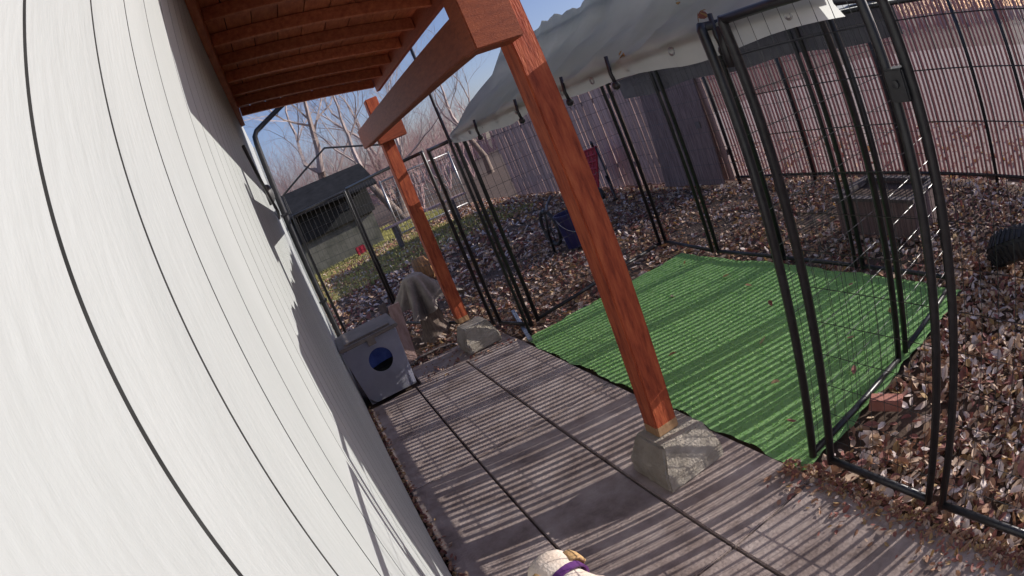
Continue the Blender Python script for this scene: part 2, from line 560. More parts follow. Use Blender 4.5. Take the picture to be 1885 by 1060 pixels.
def scatter(x0, x1, y0, y1, dens):
    n = int((x1 - x0) * (y1 - y0) * dens)
    p = np.stack([rng.uniform(x0, x1, n), rng.uniform(y0, y1, n), rng.uniform(-.045, .012, n)], 1)
    p = p[keep(p)]
    f = np.sin(p[:, 0] * 2.3 + 1.7 * np.sin(p[:, 1] * 1.9)) * np.sin(p[:, 1] * 2.9 + 1.1 * np.sin(p[:, 0] * 1.4)) + rng.normal(0, .35, len(p))
    return p[f > -.55]


p1 = scatter(-1.5, 3.2, -4.0, -1.5, 1000)
p2 = scatter(-1.5, 8.6, -6.0, 0, 560)
p3 = scatter(8.6, 19, -5.9, 2.5, 200)
p4 = scatter(-5, 14, -9, -6.1, 40)
pos = np.concatenate([p1, p2, p3, p4])
size = np.concatenate([np.clip(rng.lognormal(-3.5, .32, len(p1)), .012, .055), np.clip(rng.lognormal(-3.55, .3, len(p2)), .012, .05), rng.uniform(.04, .07, len(p3)), rng.uniform(.05, .08, len(p4))])
tag(leaf_mesh('leaf_litter', pos, size, .48, (.27, .25, .19, .21, .08)), 'carpet of dry brown and tan fallen leaves over the yard', 'leaf litter', kind='stuff')
# thin strip of crumbled leaves where patio and rail meet
n = 1500
t = rng.beta(.9, 2.6, n)
pe = np.stack([rng.uniform(-.6, 1.75, n), -1.50 + .36 * t * rng.uniform(.2, 1, n), rng.uniform(.003, .012, n)], 1)
pw = np.stack([rng.uniform(.3, 5.4, 600), .115 - .09 * rng.beta(.8, 3, 600), rng.uniform(.003, .012, 600)], 1)
pb = np.stack([rng.uniform(5.2, 6.3, 300), rng.uniform(-1.5, -.5, 300), rng.uniform(-.004, .01, 300)], 1)
tag(leaf_mesh('leaf_crumbs', np.concatenate([pe, pw, pb]), rng.uniform(.008, .024, n + 900), .4, (.36, .12, .34, .02, .16)), 'thin drift of crumbled rusty leaves along the patio edges', 'leaf litter', kind='stuff')
# single leaves lying on turf and concrete
spots = [(3.95, -3.05), (3.55, -2.95), (4.2, -2.6), (2.75, -2.3), (2.3, -1.95), (2.15, -2.55), (3.1, -2.75), (4.6, -2.2), (1.95, -1.72), (2.6, -3.2), (3.3, -1.9), (2.05, -2.95), (4.75, -3.2), (1.9, -2.25)]
LL = ['dry leaf nearest the back left corner post of the turf', 'dry leaf just right of the one by the back left of the turf', 'dry leaf on the far left half of the turf behind the near post',
      'dry leaf in the middle of the turf, right of the near post', 'dry leaf low on the turf right of the near post', 'dry leaf on the turf left of the double kennel posts', 'dry leaf in the middle of the rear turf',
      'dry leaf farthest left on the turf beside the concrete', 'dry leaf on the near right turf corner by the double kennel posts', 'dry leaf on the rear right part of the turf near the back wire', 'dry leaf on the turf hidden close behind the near red post',
      'dry leaf on the turf seen through the side wire panel', 'dry leaf on the very far back corner of the turf', 'dry leaf on the turf just behind the double kennel posts']
for i, (a, b) in enumerate(spots):
    o = leaf_mesh('fallen_leaf', np.array([(0, 0, 0.0)]), np.array([random.uniform(.028, .042)]), .25, (.4, .2, .3, 0, .1))
    o.location = (a, b, .026)
    tag(o, LL[i], 'leaf', 'dead leaves lying on the turf')

# ------------------------------------------------------------------ back fence: privacy slats, then boards
FY = -5.9
FX = 6.62
fence = thing('slat_fence', (1.5, FY, 0), 'reddish brown privacy slat fence behind the kennel on the right', 'fence')
base = MB().box(-.017, .017, -.003, .003, .0, 2.16)
first = None
x = -3.6
while x < FX - .05:
    if random.random() > .006:
        wsc = random.choice([.92, .97, 1.0, 1.0, 1.03, 1.1])
        if 0 < (x % 3.1) < .13: wsc = 1.4
        if x < 1.2: wsc *= .5
        if first is None:
            first = base.build('slat', M['slat'], fence)
            first.location = (x, FY, .03)
        else:
            inst(first, 'slat', (x + random.uniform(-.0018, .0018), FY, .03 + random.uniform(-.02, .02)), fence, (0, random.uniform(-.0018, .0018), random.uniform(-.06, .06)), (wsc, 1, 1))
    x += .066
# chain link wires either side of the slats
mb = MB()
H = 2.2
for s in (1, -1):
    x = -3.6 - H
    while x < FX + H:
        a, b = (x, 0.0), (x + s * H, H)
        if s < 0: a, b = (x, 0.0), (x - H, H)
        # clip to the run of the fence
        def cl(p, q):
            t0, t1 = 0, 1
            dx = q[0] - p[0]
            for lim, sg in ((-3.6, 1), (FX, -1)):
                pa, pb_ = sg * (p[0] - lim), sg * (q[0] - lim)
                if pa < 0 and pb_ < 0: return None
                if pa < 0: t0 = max(t0, pa / (pa - pb_))
                elif pb_ < 0: t1 = min(t1, pa / (pa - pb_))
            f = lambda t: (p[0] + dx * t, p[1] + (q[1] - p[1]) * t)
            return (f(t0), f(t1)) if t1 > t0 else None
        c = cl(a, b)
        if c:
            (xa, za), (xb, zb) = c
            yy = FY + .008 * s
            mb.tube([(xa, yy, za + .02), (xb, yy, zb + .02)], .0009, 3, cap=False)
        x += .094
mb.build('chain_link', M['galv'], fence)
for x in (-2.2, -.15, 1.35, 2.0, 3.4, 5.0, 6.55):
    MB().tube([(x, FY + .035, -.05), (x, FY + .035, 2.84)], .028, 8).build('fence_post', M['black'], fence, smooth=True)
for z in (.06, 2.2):
    MB().tube([(-3.6, FY + .02, z), (FX, FY + .02, z)], .02, 8).build('fence_rail', M['black'], fence, smooth=True)
for k in range(4):  # boards added above the slats, out of view, to shade the lower house wall
    z = 2.235 + k * .15
    MB().box(.52, FX, FY - .012, FY + .006, z, z + .148).build('added_shade_board', M['board_dark'], fence, bevel=.003, seg=1)

bf = thing('board_fence', (12, FY, 0), 'pale weathered vertical board fence along the far yard', 'fence')
x = FX + .05
k = 0
bb = MB().box(0, .142, -.009, .009, 0, 2.12)
first = None
while x < 15.5:
    if first is None:
        first = bb.build('board', M['board'], bf, bevel=.003, seg=1)
        first.location = (x, FY, .02)
    else:
        inst(first, 'board', (x, FY + random.uniform(-.006, .006), random.uniform(.0, .04)), bf, (random.uniform(-.006, .006), random.uniform(-.004, .004), random.uniform(-.03, .03)), (random.uniform(.93, 1.0), 1, random.uniform(.985, 1.01)))
    x += .1525
    k += 1
for z in (.4, 1.75):
    MB().box(FX + .03, 15.6, FY - .055, FY - .016, z, z + .09).build('fence_rail', M['board_dark'], bf)

# dark sheet standing against the fence behind the kennel
sh = thing('dark_sheet', (7.6, -5.78, 0), 'dark grey plywood sheet standing against the board fence', 'plywood sheet')
mb = MB()
pts = []
for (cx, cz, a0) in ((8.32, .12, 180), (6.86, .12, 270), (6.86, 1.78, 0), (8.32, 1.78, 90)):
    pass
mb.hexa([(6.74, -5.74, .0), (8.30, -5.74, .0), (8.30, -5.715, .0), (6.74, -5.715, .0)],
        [(6.74, -5.86, 1.95), (8.22, -5.86, 1.95), (8.22, -5.835, 1.95), (6.74, -5.835, 1.95)])
mb.build('plywood_panel', M['sheet'], sh, bevel=.01)
MB().box(6.9, 7.0, -5.80, -5.75, .9, 1.0).build('cleat', M['board_dark'], sh)

# ------------------------------------------------------------------ dog kennel
ken = thing('dog_kennel', (3.4, -2.4, 0), 'black wire dog kennel enclosing the turf and patio', 'dog kennel')
KH = 1.985


def panel(a, b, h=KH, pitch=.076, hp=.152, r=.0205, wr=.0017, z0=.03, mid=False):
    a, b = Vector((a[0], a[1], 0)), Vector((b[0], b[1], 0))
    L = (b - a).length
    t = (b - a) / L
    a2, b2 = a + t * r, b - t * r
    mb = MB()
    up = Vector((0, 0, 1))
    mb.tube([a2 + up * z0, a2 + up * (h - .02), a2 + up * h + t * .012], r, 8)
    mb.tube([b2 + up * z0, b2 + up * (h - .02), b2 + up * h - t * .012], r, 8)
    mb.tube([a2 + up * (z0 + r), b2 + up * (z0 + r)], r * .9, 8)
    mb.tube([a2 + up * (h - r * .5), b2 + up * (h - r * .5)], r * .9, 8)
    if mid:
        mb.tube([a2 + up * (h * .5), b2 + up * (h * .5)], r * .8, 8)
    fr = mb.build('panel_frame', M['black'], ken, smooth=True)
    wb = MB()
    n = max(2, int(round(L / pitch)))
    for k in range(1, n):
        p = a + t * (L * k / n)
        wb.tube([p + up * z0, p + up * h], wr, 4, cap=False)
    nr = max(2, int(round((h - z0) / hp)))
    nrm = Vector((-t.y, t.x, 0))
    for k in range(1, nr):
        z = z0 + (h - z0) * k / nr
        wb.tube([a2 + up * z + nrm * .0033, b2 + up * z + nrm * .0033], wr * 1.1, 4, cap=False)
    g = wb.build('wire_grid', M['wire'], fr)
    return fr


# front run to the right of the turf
panel((-1.05, -1.545), (-.10, -1.545))
panel((-.06, -1.545), (.80, -1.545))
panel((.845, -1.545), (1.53, -1.55))
# side of the run, next to the turf
panel((1.63, -1.525), (1.655, -2.44))
panel((1.66, -2.50), (1.70, -3.42))
# back of the run
for a, b in zip((1.76, 2.70, 3.62, 4.56), (2.66, 3.58, 4.51, 5.58)):
    panel((a, -3.46), (b, -3.46 - (.12 if b > 5 else 0)))
# far side and door
panel((5.60, -3.54), (5.32, -1.72))
panel((5.25, -1.65), (5.80, -1.50), h=1.96, r=.0205)
panel((5.86, -1.47), (7.69, -.80), h=1.97)
panel((7.74, -.80), (8.20, -.02), h=1.95)
fr = MB().tube([(7.78, -.02, 1.98), (7.78, -.02, 2.24), (7.78, -.76, 2.58), (7.78, -1.5, 2.30), (7.72, -1.5, 1.9)], .014, 6)
fr.build('gable_frame', M['black'], ken)
# latch plate
lp = MB().box(.790, .866, -1.60, -1.512, 1.60, 1.70).build('latch_plate', M['black'], ken, bevel=.006)
MB().lathe([(.0, .0), (.013, .0), (.013, .006), (.0, .008)], (.828, -1.508, 1.655), 10, axis='Y').build('bolt', M['black'], lp)
# roof frame under the tarp
mb = MB()
mb.tube([(1.58, -1.575, 1.80), (1.56, -1.575, 1.96)], .02, 8)
mb.tube([(1.05, -1.66, 1.955), (5.22, -1.66, 1.985)], .016, 8)
mb.tube([(1.05, -3.44, 1.93), (5.25, -3.46, 1.95)], .016, 8)
mb.tube([(.95, -2.4, 2.38), (5.25, -2.4, 2.49)], .014, 8)
for x in (1.12, 3.2, 5.25):
    mb.tube([(x, -1.68, 1.94), (x, -2.08, 2.10), (x, -2.25, 2.22), (x, -2.4, 2.36 + .02 * x), (x, -3.42, 1.92)], .012, 6)
mb.build('roof_frame', M['black'], ken, smooth=True)

# tarp over the kennel roof
tarp = thing('tarp', (3.2, -2.4, 1.9), 'grey crinkled tarp stretched over the kennel roof', 'tarp')
nu, prof = 90, [(-1.628, 1.885), (-1.622, 1.93), (-1.61, 1.985), (-1.72, 2.05), (-1.90, 2.12), (-2.08, 2.21), (-2.25, 2.34), (-2.40, 2.53), (-2.58, 2.44), (-2.80, 2.31), (-3.05, 2.18), (-3.28, 2.03), (-3.47, 1.965), (-3.485, 1.93)]
vs, fs = [], []
nv = len(prof)
for i in range(nu + 1):
    u = i / nu
    x0_ = 1.02
    for j, (y, z) in enumerate(prof):
        xn = 1.02 - .30 * max(0, (-1.7 - y) / 1.8)
        x = xn + (5.30 - xn) * u
        v = j / (nv - 1)
        sag = -.035 * math.sin(math.pi * ((u * 2) % 1)) * (1 if 2 < j < 12 and j != 7 else .3)
        wr = .022 * math.sin(x * 9 + j * 1.1 + 1.5 * math.sin(x * 2.2)) + .014 * math.sin(x * 21 - j * 1.9 + 2 * math.sin(x * 3)) + .006 * math.sin(x * 47 + j * 3)
        if j == 0: z += .012 * math.sin(x * 6.1) + .015 * math.sin(x * 2.3 + 1)
        vs.append((x + .012 * math.sin(j * 2 + x * 5), y + (wr * .6 if j in (0, 1, 2, 12, 13) else 0), z + sag + (wr if 2 < j < 12 else 0) + .09 * (u - .2) * (1 if 3 < j < 10 else .3)))
for i in range(nu):
    for j in range(nv - 1):
        a = i * nv + j
        fs.append((a, a + 1, a + nv + 1, a + nv))
MB().add(vs, fs).build('canopy_cloth', M['tarp'], tarp, smooth=True)
# dark valance hanging at the back
vs, fs = [], []
for i in range(nu + 1):
    x = 1.7 + 3.55 * i / nu
    for j in range(5):
        z = 1.93 - j * .055
        vs.append((x, -3.50 + .012 * math.sin(x * 16 + j * .3) * j / 4 - .01, z + (.015 * math.sin(x * 5) if j == 4 else 0)))
for i in range(nu):
    for j in range(4):
        a = i * 5 + j
        fs.append((a, a + 1, a + 6, a + 5))
MB().add(vs, fs).build('back_valance', M['shade'], tarp, smooth=True)
for x in (1.62, 2.42, 2.92, 3.62, 4.5):
    c = MB().tube([(x, -1.612, 2.02), (x + .004, -1.602, 1.93), (x, -1.605, 1.885)], .011, 6).lathe([(0, -.024), (.018, -.016), (.022, 0), (.016, .016), (0, .022)], (x, -1.604, 1.868), 10)
    c.build('tarp_clip', M['black'], tarp, smooth=True)
for k in range(12):
    x = 1.25 + k * .35
    ring = [(x + .016 * math.cos(a), -1.628 + .003, 1.925 + .02 * ((x - 1.02) / 4.28) + .016 * math.sin(a)) for a in np.linspace(0, 2 * math.pi, 13)]
    MB().tube(ring, .005, 5, cap=False).build('eyelet', M['galv'], tarp)
for i, (x, y, z) in enumerate([(1.70, -1.645, 2.03), (2.32, -1.635, 1.99), (1.98, -1.80, 2.15), (1.66, -1.74, 2.12)]):
    o = leaf_mesh('fallen_leaf', np.array([(random.uniform(-.025, .025), 0, random.uniform(-.02, .02)) for _ in range(5)]), rng.uniform(.018, .03, 5), .6, (.2, 0, .1, 0, .7))
    o.location = (x, y, z)
    tag(o, ['orange leaf clump on the tarp right above the double kennel posts', 'orange leaf clump on the tarp hem beside the second clip', 'orange leaf clump highest on the tarp slope', 'orange leaf clump on the tarp slope above the near hem corner'][i], 'leaf clump', 'dead leaves caught on the tarp')

# tall thin pole at the door corner
pol = thing('flag_pole', (5.14, -1.56, 0), 'tall thin black pole rising from the kennel door past the red beam', 'pole')
MB().tube([(5.14, -1.56, 0), (5.14, -1.55, 3.22)], .015, 8).build('pole_shaft', M['black'], pol, smooth=True)
MB().lathe([(0, -.03), (.03, -.02), (.036, 0), (.03, .025), (0, .035)], (5.14, -1.55, 3.24), 12).build('pole_knob', M['black'], pol, smooth=True)

# ------------------------------------------------------------------ plastic tote shelter
tote = thing('plastic_tote', (5.65, -.19, 0), 'cloudy plastic storage tote with a round door hole beside the white wall', 'storage tote')
x0, x1 = 5.42, 5.98
zt = .585
A = lambda z: (.055 + .045 * z / zt, -.425 - .045 * z / zt)       # y of left and right side at height z
X0 = lambda z: x0 + .035 - .035 * z / zt
X1 = lambda z: x1 - .035 + .035 * z / zt
hc, hz, hr = -.215, .365, .118
n = 32
mb = MB()
ring, outer = [], []
for k in range(n):
    a = 2 * math.pi * k / n
    c, s = math.cos(a), math.sin(a)
    z = hz + hr * s
    ring.append((X0(z), hc + hr * c, z))
    yl, yr = A(hz)
    tmax = 1e9
    # ray from hole centre to the outline of the face
    for _ in range(1):
        if c > 1e-6: tmax = min(tmax, (A(hz)[0] - hc) / c)
        if c < -1e-6: tmax = min(tmax, (A(hz)[1] - hc) / c)
        if s > 1e-6: tmax = min(tmax, (zt - hz) / s)
        if s < -1e-6: tmax = min(tmax, -hz / s)
    zz = hz + tmax * s
    yy = hc + tmax * c
    fy = (yy - A(hz)[1]) / (A(hz)[0] - A(hz)[1])
    yy = A(zz)[1] + fy * (A(zz)[0] - A(zz)[1])
    outer.append((X0(zz), yy, zz))
mb.add(ring + outer, [(k, (k + 1) % n, n + (k + 1) % n, n + k) for k in range(n)])
for (za, zb) in ((0, zt),):
    l0, r0 = A(0)
    l1, r1 = A(zt)
    mb.add([(X0(0), l0, 0), (X1(0), l0, 0), (X1(zt), l1, zt), (X0(zt), l1, zt)], [(0, 1, 2, 3)])
    mb.add([(X0(0), r0, 0), (X0(zt), r1, zt), (X1(zt), r1, zt), (X1(0), r0, 0)], [(0, 1, 2, 3)])
    mb.add([(X1(0), l0, 0), (X1(0), r0, 0), (X1(zt), r1, zt), (X1(zt), l1, zt)], [(0, 1, 2, 3)])
    mb.add([(X0(0), l0, 0), (X0(0), r0, 0), (X1(0), r0, 0), (X1(0), l0, 0)], [(0, 1, 2, 3)])
body = mb.build('tote_body', M['tote'], tote)
so_ = body.modifiers.new('thick', 'SOLIDIFY')
so_.thickness = .004
# moulded corner ribs on the front
for (ya, yb) in ((-.055, -.03), (-.40, -.415)):
    MB().hexa([(X0(0) - .012, ya - .012, .01), (X0(0) + .003, ya - .012, .01), (X0(0) + .003, ya + .012, .01), (X0(0) - .012, ya + .012, .01)],
              [(X0(.33) - .006, yb - .01, .36), (X0(.33) + .003, yb - .01, .36), (X0(.33) + .003, yb + .01, .36), (X0(.33) - .006, yb + .01, .36)]).build('corner_rib', M['tote'], body, bevel=.004)
lid = MB()
l1, r1 = A(zt)
lid.box(x0 - .03, x1 + .03, r1 - .03, l1 + .012, zt, zt + .035)
lid.box(x0 + .03, x1 - .03, r1 + .03, l1 - .05, zt + .035, zt + .052)
lo = lid.build('lid', M['tote_lid'], tote, bevel=.008)
MB().box(x0 - .042, x0 - .031, hc - .03, hc + .05, zt - .05, zt + .03).build('lid_clip', M['tote_lid'], lo, bevel=.003)
# blue blanket hanging inside and dark bedding
vs, fs = [], []
for i in range(13):
    for j in range(9):
        yy = .06 - .46 * i / 12
        zz = .56 - .27 * j / 8
        vs.append((x0 + .12 + .02 * math.sin(i * 1.3) + .05 * j / 8, yy, zz + .012 * math.sin(i * .9)))
for i in range(12):
    for j in range(8):
        a = i * 9 + j
        fs.append((a, a + 1, a + 10, a + 9))
bl = MB().add(vs, fs).build('blue_blanket', M['blue'], smooth=True)
tag(bl, 'blue fleece blanket seen through the round hole of the tote', 'blanket')
MB().box(x0 + .05, x1 - .05, -.40, .04, .006, .26).build('bedding', M['inside'], tote, bevel=.03, seg=3)

# ------------------------------------------------------------------ stump wrapped in burlap, boards
st = thing('tree_stump', (6.75, -1.02, -.05), 'rough bark tree stump behind the far red post', 'tree stump')
mb = MB()
prof = [(.26, -.06), (.19, .03), (.15, .12), (.13, .3), (.125, .45), (.11, .64), (.0, .67)]
mb.lathe(prof, (6.75, -1.02, 0), 14)
o = mb.build('stump_trunk', M['bark'], st, smooth=True)
for v in o.data.vertices:
    a = math.atan2(v.co.y + 1.02, v.co.x - 6.75)
    k = 1 + .06 * math.sin(3 * a + 1) + .04 * math.sin(8 * a)
    v.co.x = 6.75 + (v.co.x - 6.75) * k
    v.co.y = -1.02 + (v.co.y + 1.02) * k
mb = MB()
n = 44
for i in range(n + 1):
    for j in range(n + 1):
        u, v = (i / n - .5) * .98, (j / n - .5) * .98
        r = math.hypot(u, v)
        a = math.atan2(v, u) + .5
        drop = max(0, r - .12)
        fold = math.sin(6 * a + 2 * math.sin(2 * a)) * .22 * drop + math.sin(13 * a + 9 * r) * .07 * drop
        rr = min(r, .12) + drop * (.46 + .12 * math.sin(2 * a)) + fold
        z = .74 - .88 * drop + .03 * math.sin(9 * u + 3) * math.sin(8 * v) - .02 * (r / .12 if r < .12 else 1)
        mb.v.append((6.74 + rr * math.cos(a), -1.0 + rr * math.sin(a) * 1.1, z))
for i in range(n):
    for j in range(n):
        q = i * (n + 1) + j
        mb.f.append((q, q + 1, q + n + 2, q + n + 1)); mb.mi.append(0)
o = mb.build('burlap_cloth', M['burlap'], smooth=True)
tag(o, 'grey brown burlap cloth draped over the tree stump', 'burlap cloth')
bo = MB().hexa([(6.10, -.60, -.02), (6.15, -.60, -.02), (6.15, -.46, -.02), (6.10, -.46, -.02)], [(6.30, -.70, .60), (6.35, -.70, .60), (6.35, -.57, .60), (6.30, -.57, .60)]).build('wooden_board', M['board'], bevel=.004)
tag(bo, 'short weathered grey board propped up next to the tote', 'board')
bo = MB().hexa([(6.20, -.49, -.02), (6.23, -.49, -.02), (6.23, -.40, -.02), (6.20, -.40, -.02)], [(6.42, -.57, .64), (6.45, -.57, .64), (6.45, -.49, .64), (6.42, -.49, .64)]).build('wooden_board', M['board_dark'], bevel=.004)
tag(bo, 'darker thin board leaning just behind the propped grey board', 'board')
mb = MB().tube([(5.95, -.42, .0), (6.1, -.62, .012), (6.08, -.86, .01), (5.98, -1.05, .0)], .014, 6)
tag(mb.build('garden_hose', M['tote_lid'], smooth=True), 'taupe hose curving on the ground towards the far pier block', 'hose')
o = MB().lathe([(.0, 0), (.12, .01), (.15, .12), (.16, .34), (.13, .44), (.0, .46)], (9.9, -1.75, -.03), 12).build('log_chunk', M['orange'], smooth=True)
for v in o.data.vertices:
    v.co.y += .12 * (v.co.z)
    v.co.x += .05 * math.sin(v.co.y * 20)
tag(o, 'orange brown chunk of log standing on the leaves beyond the stump', 'log')

# ------------------------------------------------------------------ bucket, cart, tyre, planter, brick
bk = thing('blue_bucket', (7.5, -3.42, -.03), 'dark blue plastic bucket on the leaves behind the near red post', 'bucket')
MB().lathe([(.0, .0), (.155, .0), (.195, .46), (.205, .46), (.205, .49), (.185, .49), (.15, .02), (0, .02)], (7.5, -3.42, -.02), 24).build('bucket_body', M['bucket'], bk, smooth=False)
hp = [(7.5 - .0 + .0, -3.42 + .21 * math.cos(a), .44 - .26 * math.sin(a)) for a in np.linspace(0, math.pi, 12)]
hp = [(7.5 - .21 * math.sin(a) * .75 - .03, -3.42 + .21 * math.cos(a), .44 - .24 * math.sin(a)) for a in np.linspace(0, math.pi, 12)]
MB().tube(hp, .006, 6).build('bucket_handle', M['galv'], bk, smooth=True)

ct = thing('garden_seeder', (7.9, -3.05, 0), 'black wheeled garden tool lying behind the blue bucket', 'garden tool')
MB().tube([(7.35, -3.05, .62), (7.6, -3.2, .58), (7.9, -3.35, .60), (8.2, -3.6, .66)], .022, 8).build('tool_handle', M['black'], ct, smooth=True)
MB().tube([(7.42, -3.08, .60), (7.6, -3.1, .3), (7.7, -3.12, .0)], .02, 8).build('tool_leg', M['black'], ct, smooth=True)
wp = [(7.95 + .26 * math.cos(a), -3.3, .28 + .26 * math.sin(a)) for a in np.linspace(0, 2 * math.pi, 25)]
wh = MB().tube(wp, .028, 8, cap=False).build('tool_wheel', M['rubber'], ct, smooth=True)
mb = MB()
for a in np.linspace(0, math.pi, 5)[:-1]:
    mb.tube([(7.95 + .25 * math.cos(a), -3.3, .28 + .25 * math.sin(a)), (7.95 - .25 * math.cos(a), -3.3, .28 - .25 * math.sin(a))], .006, 6)
mb.build('spokes', M['black'], wh)
MB().lathe([(0, -.03), (.03, -.02), (.04, 0), (.03, .03), (0, .04)], (7.34, -3.05, .62), 10).build('grip', M['black'], ct, smooth=True)

rc = thing('red_cart', (9.9, -5.3, 0), 'small red slatted cart with a black handle by the board fence', 'cart')
P0, P1, P2, P3 = Vector((9.45, -5.35, .98)), Vector((10.15, -5.35, .92)), Vector((10.1, -5.25, .25)), Vector((9.75, -5.25, .22))
MB().tube([P0, P1, P2, P3, P0], .02, 6).build('basket_rim', M['red'], rc)
for k in range(1, 6):
    t = k / 6
    MB().tube([P0.lerp(P3, t), P1.lerp(P2, t)], .016, 6).build('basket_slat', M['red'], rc)
for k in range(1, 4):
    t = k / 4
    MB().tube([P0.lerp(P1, t), P3.lerp(P2, t)], .011, 6).build('basket_slat', M['red'], rc)
bp_ = MB().add([P0 + Vector((0, -.03, 0)), P1 + Vector((0, -.03, 0)), P2 + Vector((0, -.03, 0)), P3 + Vector((0, -.03, 0))], [(0, 1, 2, 3)]).build('basket_panel', M['red'], rc)
MB().tube([(9.46, -5.30, 1.0), (9.38, -5.25, 1.10), (9.30, -5.2, 1.06)], .022, 6).build('cart_handle', M['black'], rc, smooth=True)
MB().tube([(9.44, -5.33, .98), (9.40, -5.33, .5), (9.35, -5.3, .0)], .02, 6).build('cart_leg', M['black'], rc, smooth=True)
MB().tube([(9.42, -5.3, .42), (9.0, -5.1, .03)], .018, 6).build('cart_leg', M['black'], rc, smooth=True)
MB().lathe([(0, -.03), (.11, -.03), (.13, 0), (.11, .03), (0, .03)], (9.7, -5.22, .11), 16, axis='Y').build('cart_wheel', M['rubber'], rc)

ty = thing('tyre', (1.18, -4.1, 0), 'black tyre with chunky tread half buried in the leaves', 'tyre')
mb = MB()
nA, nB = 48, 14
RT, rt = .34, .125
Rm = Matrix.Translation((1.12, -4.12, .06)) @ Matrix.Rotation(math.radians(28), 4, 'X') @ Matrix.Rotation(math.radians(14), 4, 'Y')
for i in range(nA):
    a = 2 * math.pi * i / nA
    for j in range(nB):
        b = 2 * math.pi * j / nB
        rr = RT + rt * math.cos(b) * .92
        mb.v.append(tuple(Rm @ Vector((rr * math.cos(a), rr * math.sin(a), rt * math.sin(b)))))
for i in range(nA):
    for j in range(nB):
        a, b = i * nB + j, i * nB + (j + 1) % nB
        c, d_ = ((i + 1) % nA) * nB + (j + 1) % nB, ((i + 1) % nA) * nB + j
        mb.f.append((a, d_, c, b)); mb.mi.append(0)
tb = mb.build('tyre_carcass', M['rubber'], ty, smooth=True)
mb = MB()
for i in range(44):
    a = 2 * math.pi * i / 44
    for s in (1, -1):
        q = []
        for (da, b, e) in ((-.035, .12, 0), (.035, .12, 0), (.085, 1.0, 0), (.015, 1.0, 0)):
            aa = a + da + (0.035 if s > 0 else -.035)
            bbn = b * s
            q.append((aa, bbn))
        lo_, hi_ = [], []
        for (aa, bbn) in q:
            for L_, ex in ((lo_, -.004), (hi_, .016)):
                rr = RT + (rt + ex) * math.cos(bbn) * .96
                L_.append(tuple(Rm @ Vector((rr * math.cos(aa), rr * math.sin(aa), (rt + ex) * math.sin(bbn)))))
        mb.hexa(lo_, hi_)
mb.build('tread', M['rubber'], tb)

pl = thing('planter_box', (2.85, -4.4, 0), 'low grey box with a dark rim and leaves inside beyond the turf', 'planter')
px0, px1, py0, py1, ph = 2.45, 3.4, -4.85, -4.2, .34
for (a, b, c, d_) in ((px0, px1, py1 - .035, py1), (px0, px1, py0, py0 + .035), (px0, px0 + .035, py0 + .036, py1 - .036), (px1 - .035, px1, py0 + .036, py1 - .036)):
    MB().box(a, b, c, d_, -.04, ph - .03).build('side_board', M['sheet'], pl, bevel=.004)
mb = MB()
mb.box(px0 - .02, px1 + .02, py1 - .06, py1 + .02, ph - .03, ph)
mb.box(px0 - .02, px1 + .02, py0 - .02, py0 + .06, ph - .03, ph)
mb.box(px0 - .02, px0 + .06, py0 + .061, py1 - .061, ph - .03, ph)
mb.box(px1 - .06, px1 + .02, py0 + .061, py1 - .061, ph - .03, ph)
mb.build('rim', M['board_dark'], pl)
MB().box(px0 + .037, px1 - .037, py0 + .037, py1 - .037, .0, ph - .06).build('soil', M['soil'], pl)

br = MB().box(-.1, .1, -.05, .05, -.03, .03).build('brick', M['brick'], bevel=.006)
br.location = (1.50, -2.04, .045)
br.rotation_euler = (.2, -.12, .5)
tag(br, 'broken red brick lying on the leaves beside the turf edge', 'brick')
fl = MB().box(-.55, .55, -.02, .02, -.012, .012).build('flat_rail', M['galv'], bevel=.004)
fl.location = (5.5, -1.62, .02); fl.rotation_euler = (0, 0, 2.9)
tag(fl, 'metal strip lying on the ground under the kennel door', 'metal strip')

# ------------------------------------------------------------------ dog
dog = thing('dog', (1.35, -.42, 0), 'cream dog with tan ears and a purple collar on the patio', 'dog')
DH = Vector((1.60, -.235, 0))


def skin_body():
    J = {}
    vs, es, rs = [], [], []

    def nd(p, r, par=None):
        vs.append(p); rs.append(r)
        if par is not None: es.append((par, len(vs) - 1))
        return len(vs) - 1
    # dog's own frame: +x is forward
    pel = nd((-.30, 0, .38), .085)
    bel = nd((-.12, 0, .365), .082, pel)
    ch = nd((.08, 0, .36), .105, bel)
    sh_ = nd((.16, 0, .385), .088, ch)
    nk = nd((.235, 0, .415), .066, sh_)
    hd = nd((.32, 0, .43), .096, nk)
    mz = nd((.385, 0, .355), .044, hd)
    ns = nd((.415, 0, .305), .028, mz)
    for s in (1, -1):
        a = nd((.15, .075 * s, .30), .045, ch)
        b = nd((.13, .08 * s, .19), .030, a)
        c = nd((.135, .08 * s, .05), .021, b)
        nd((.165, .08 * s, .022), .022, c)
        a = nd((-.29, .075 * s, .30), .058, pel)
        b = nd((-.24, .082 * s, .20), .036, a)
        c = nd((-.33, .082 * s, .125), .022, b)
        e = nd((-.315, .082 * s, .04), .020, c)
        nd((-.28, .082 * s, .022), .022, e)
    a = nd((-.39, 0, .42), .03, pel)
    b = nd((-.47, .02, .47), .022, a)
    nd((-.53, .05, .54), .012, b)
    me = bpy.data.meshes.new('dog_body')
    me.from_pydata(vs, es, [])
    o = bpy.data.objects.new('dog_body_src', me)
    col.objects.link(o)
    o.modifiers.new('skin', 'SKIN')
    for i, sv in enumerate(me.skin_vertices[0].data):
        sv.radius = (rs[i], rs[i])
        sv.use_root = (i == 0)
    sub = o.modifiers.new('sub', 'SUBSURF')
    sub.levels = sub.render_levels = 2
    bpy.context.view_layer.update()
    dg = bpy.context.evaluated_depsgraph_get()
    em = bpy.data.meshes.new_from_object(o.evaluated_get(dg))
    bpy.data.objects.remove(o)
    return em


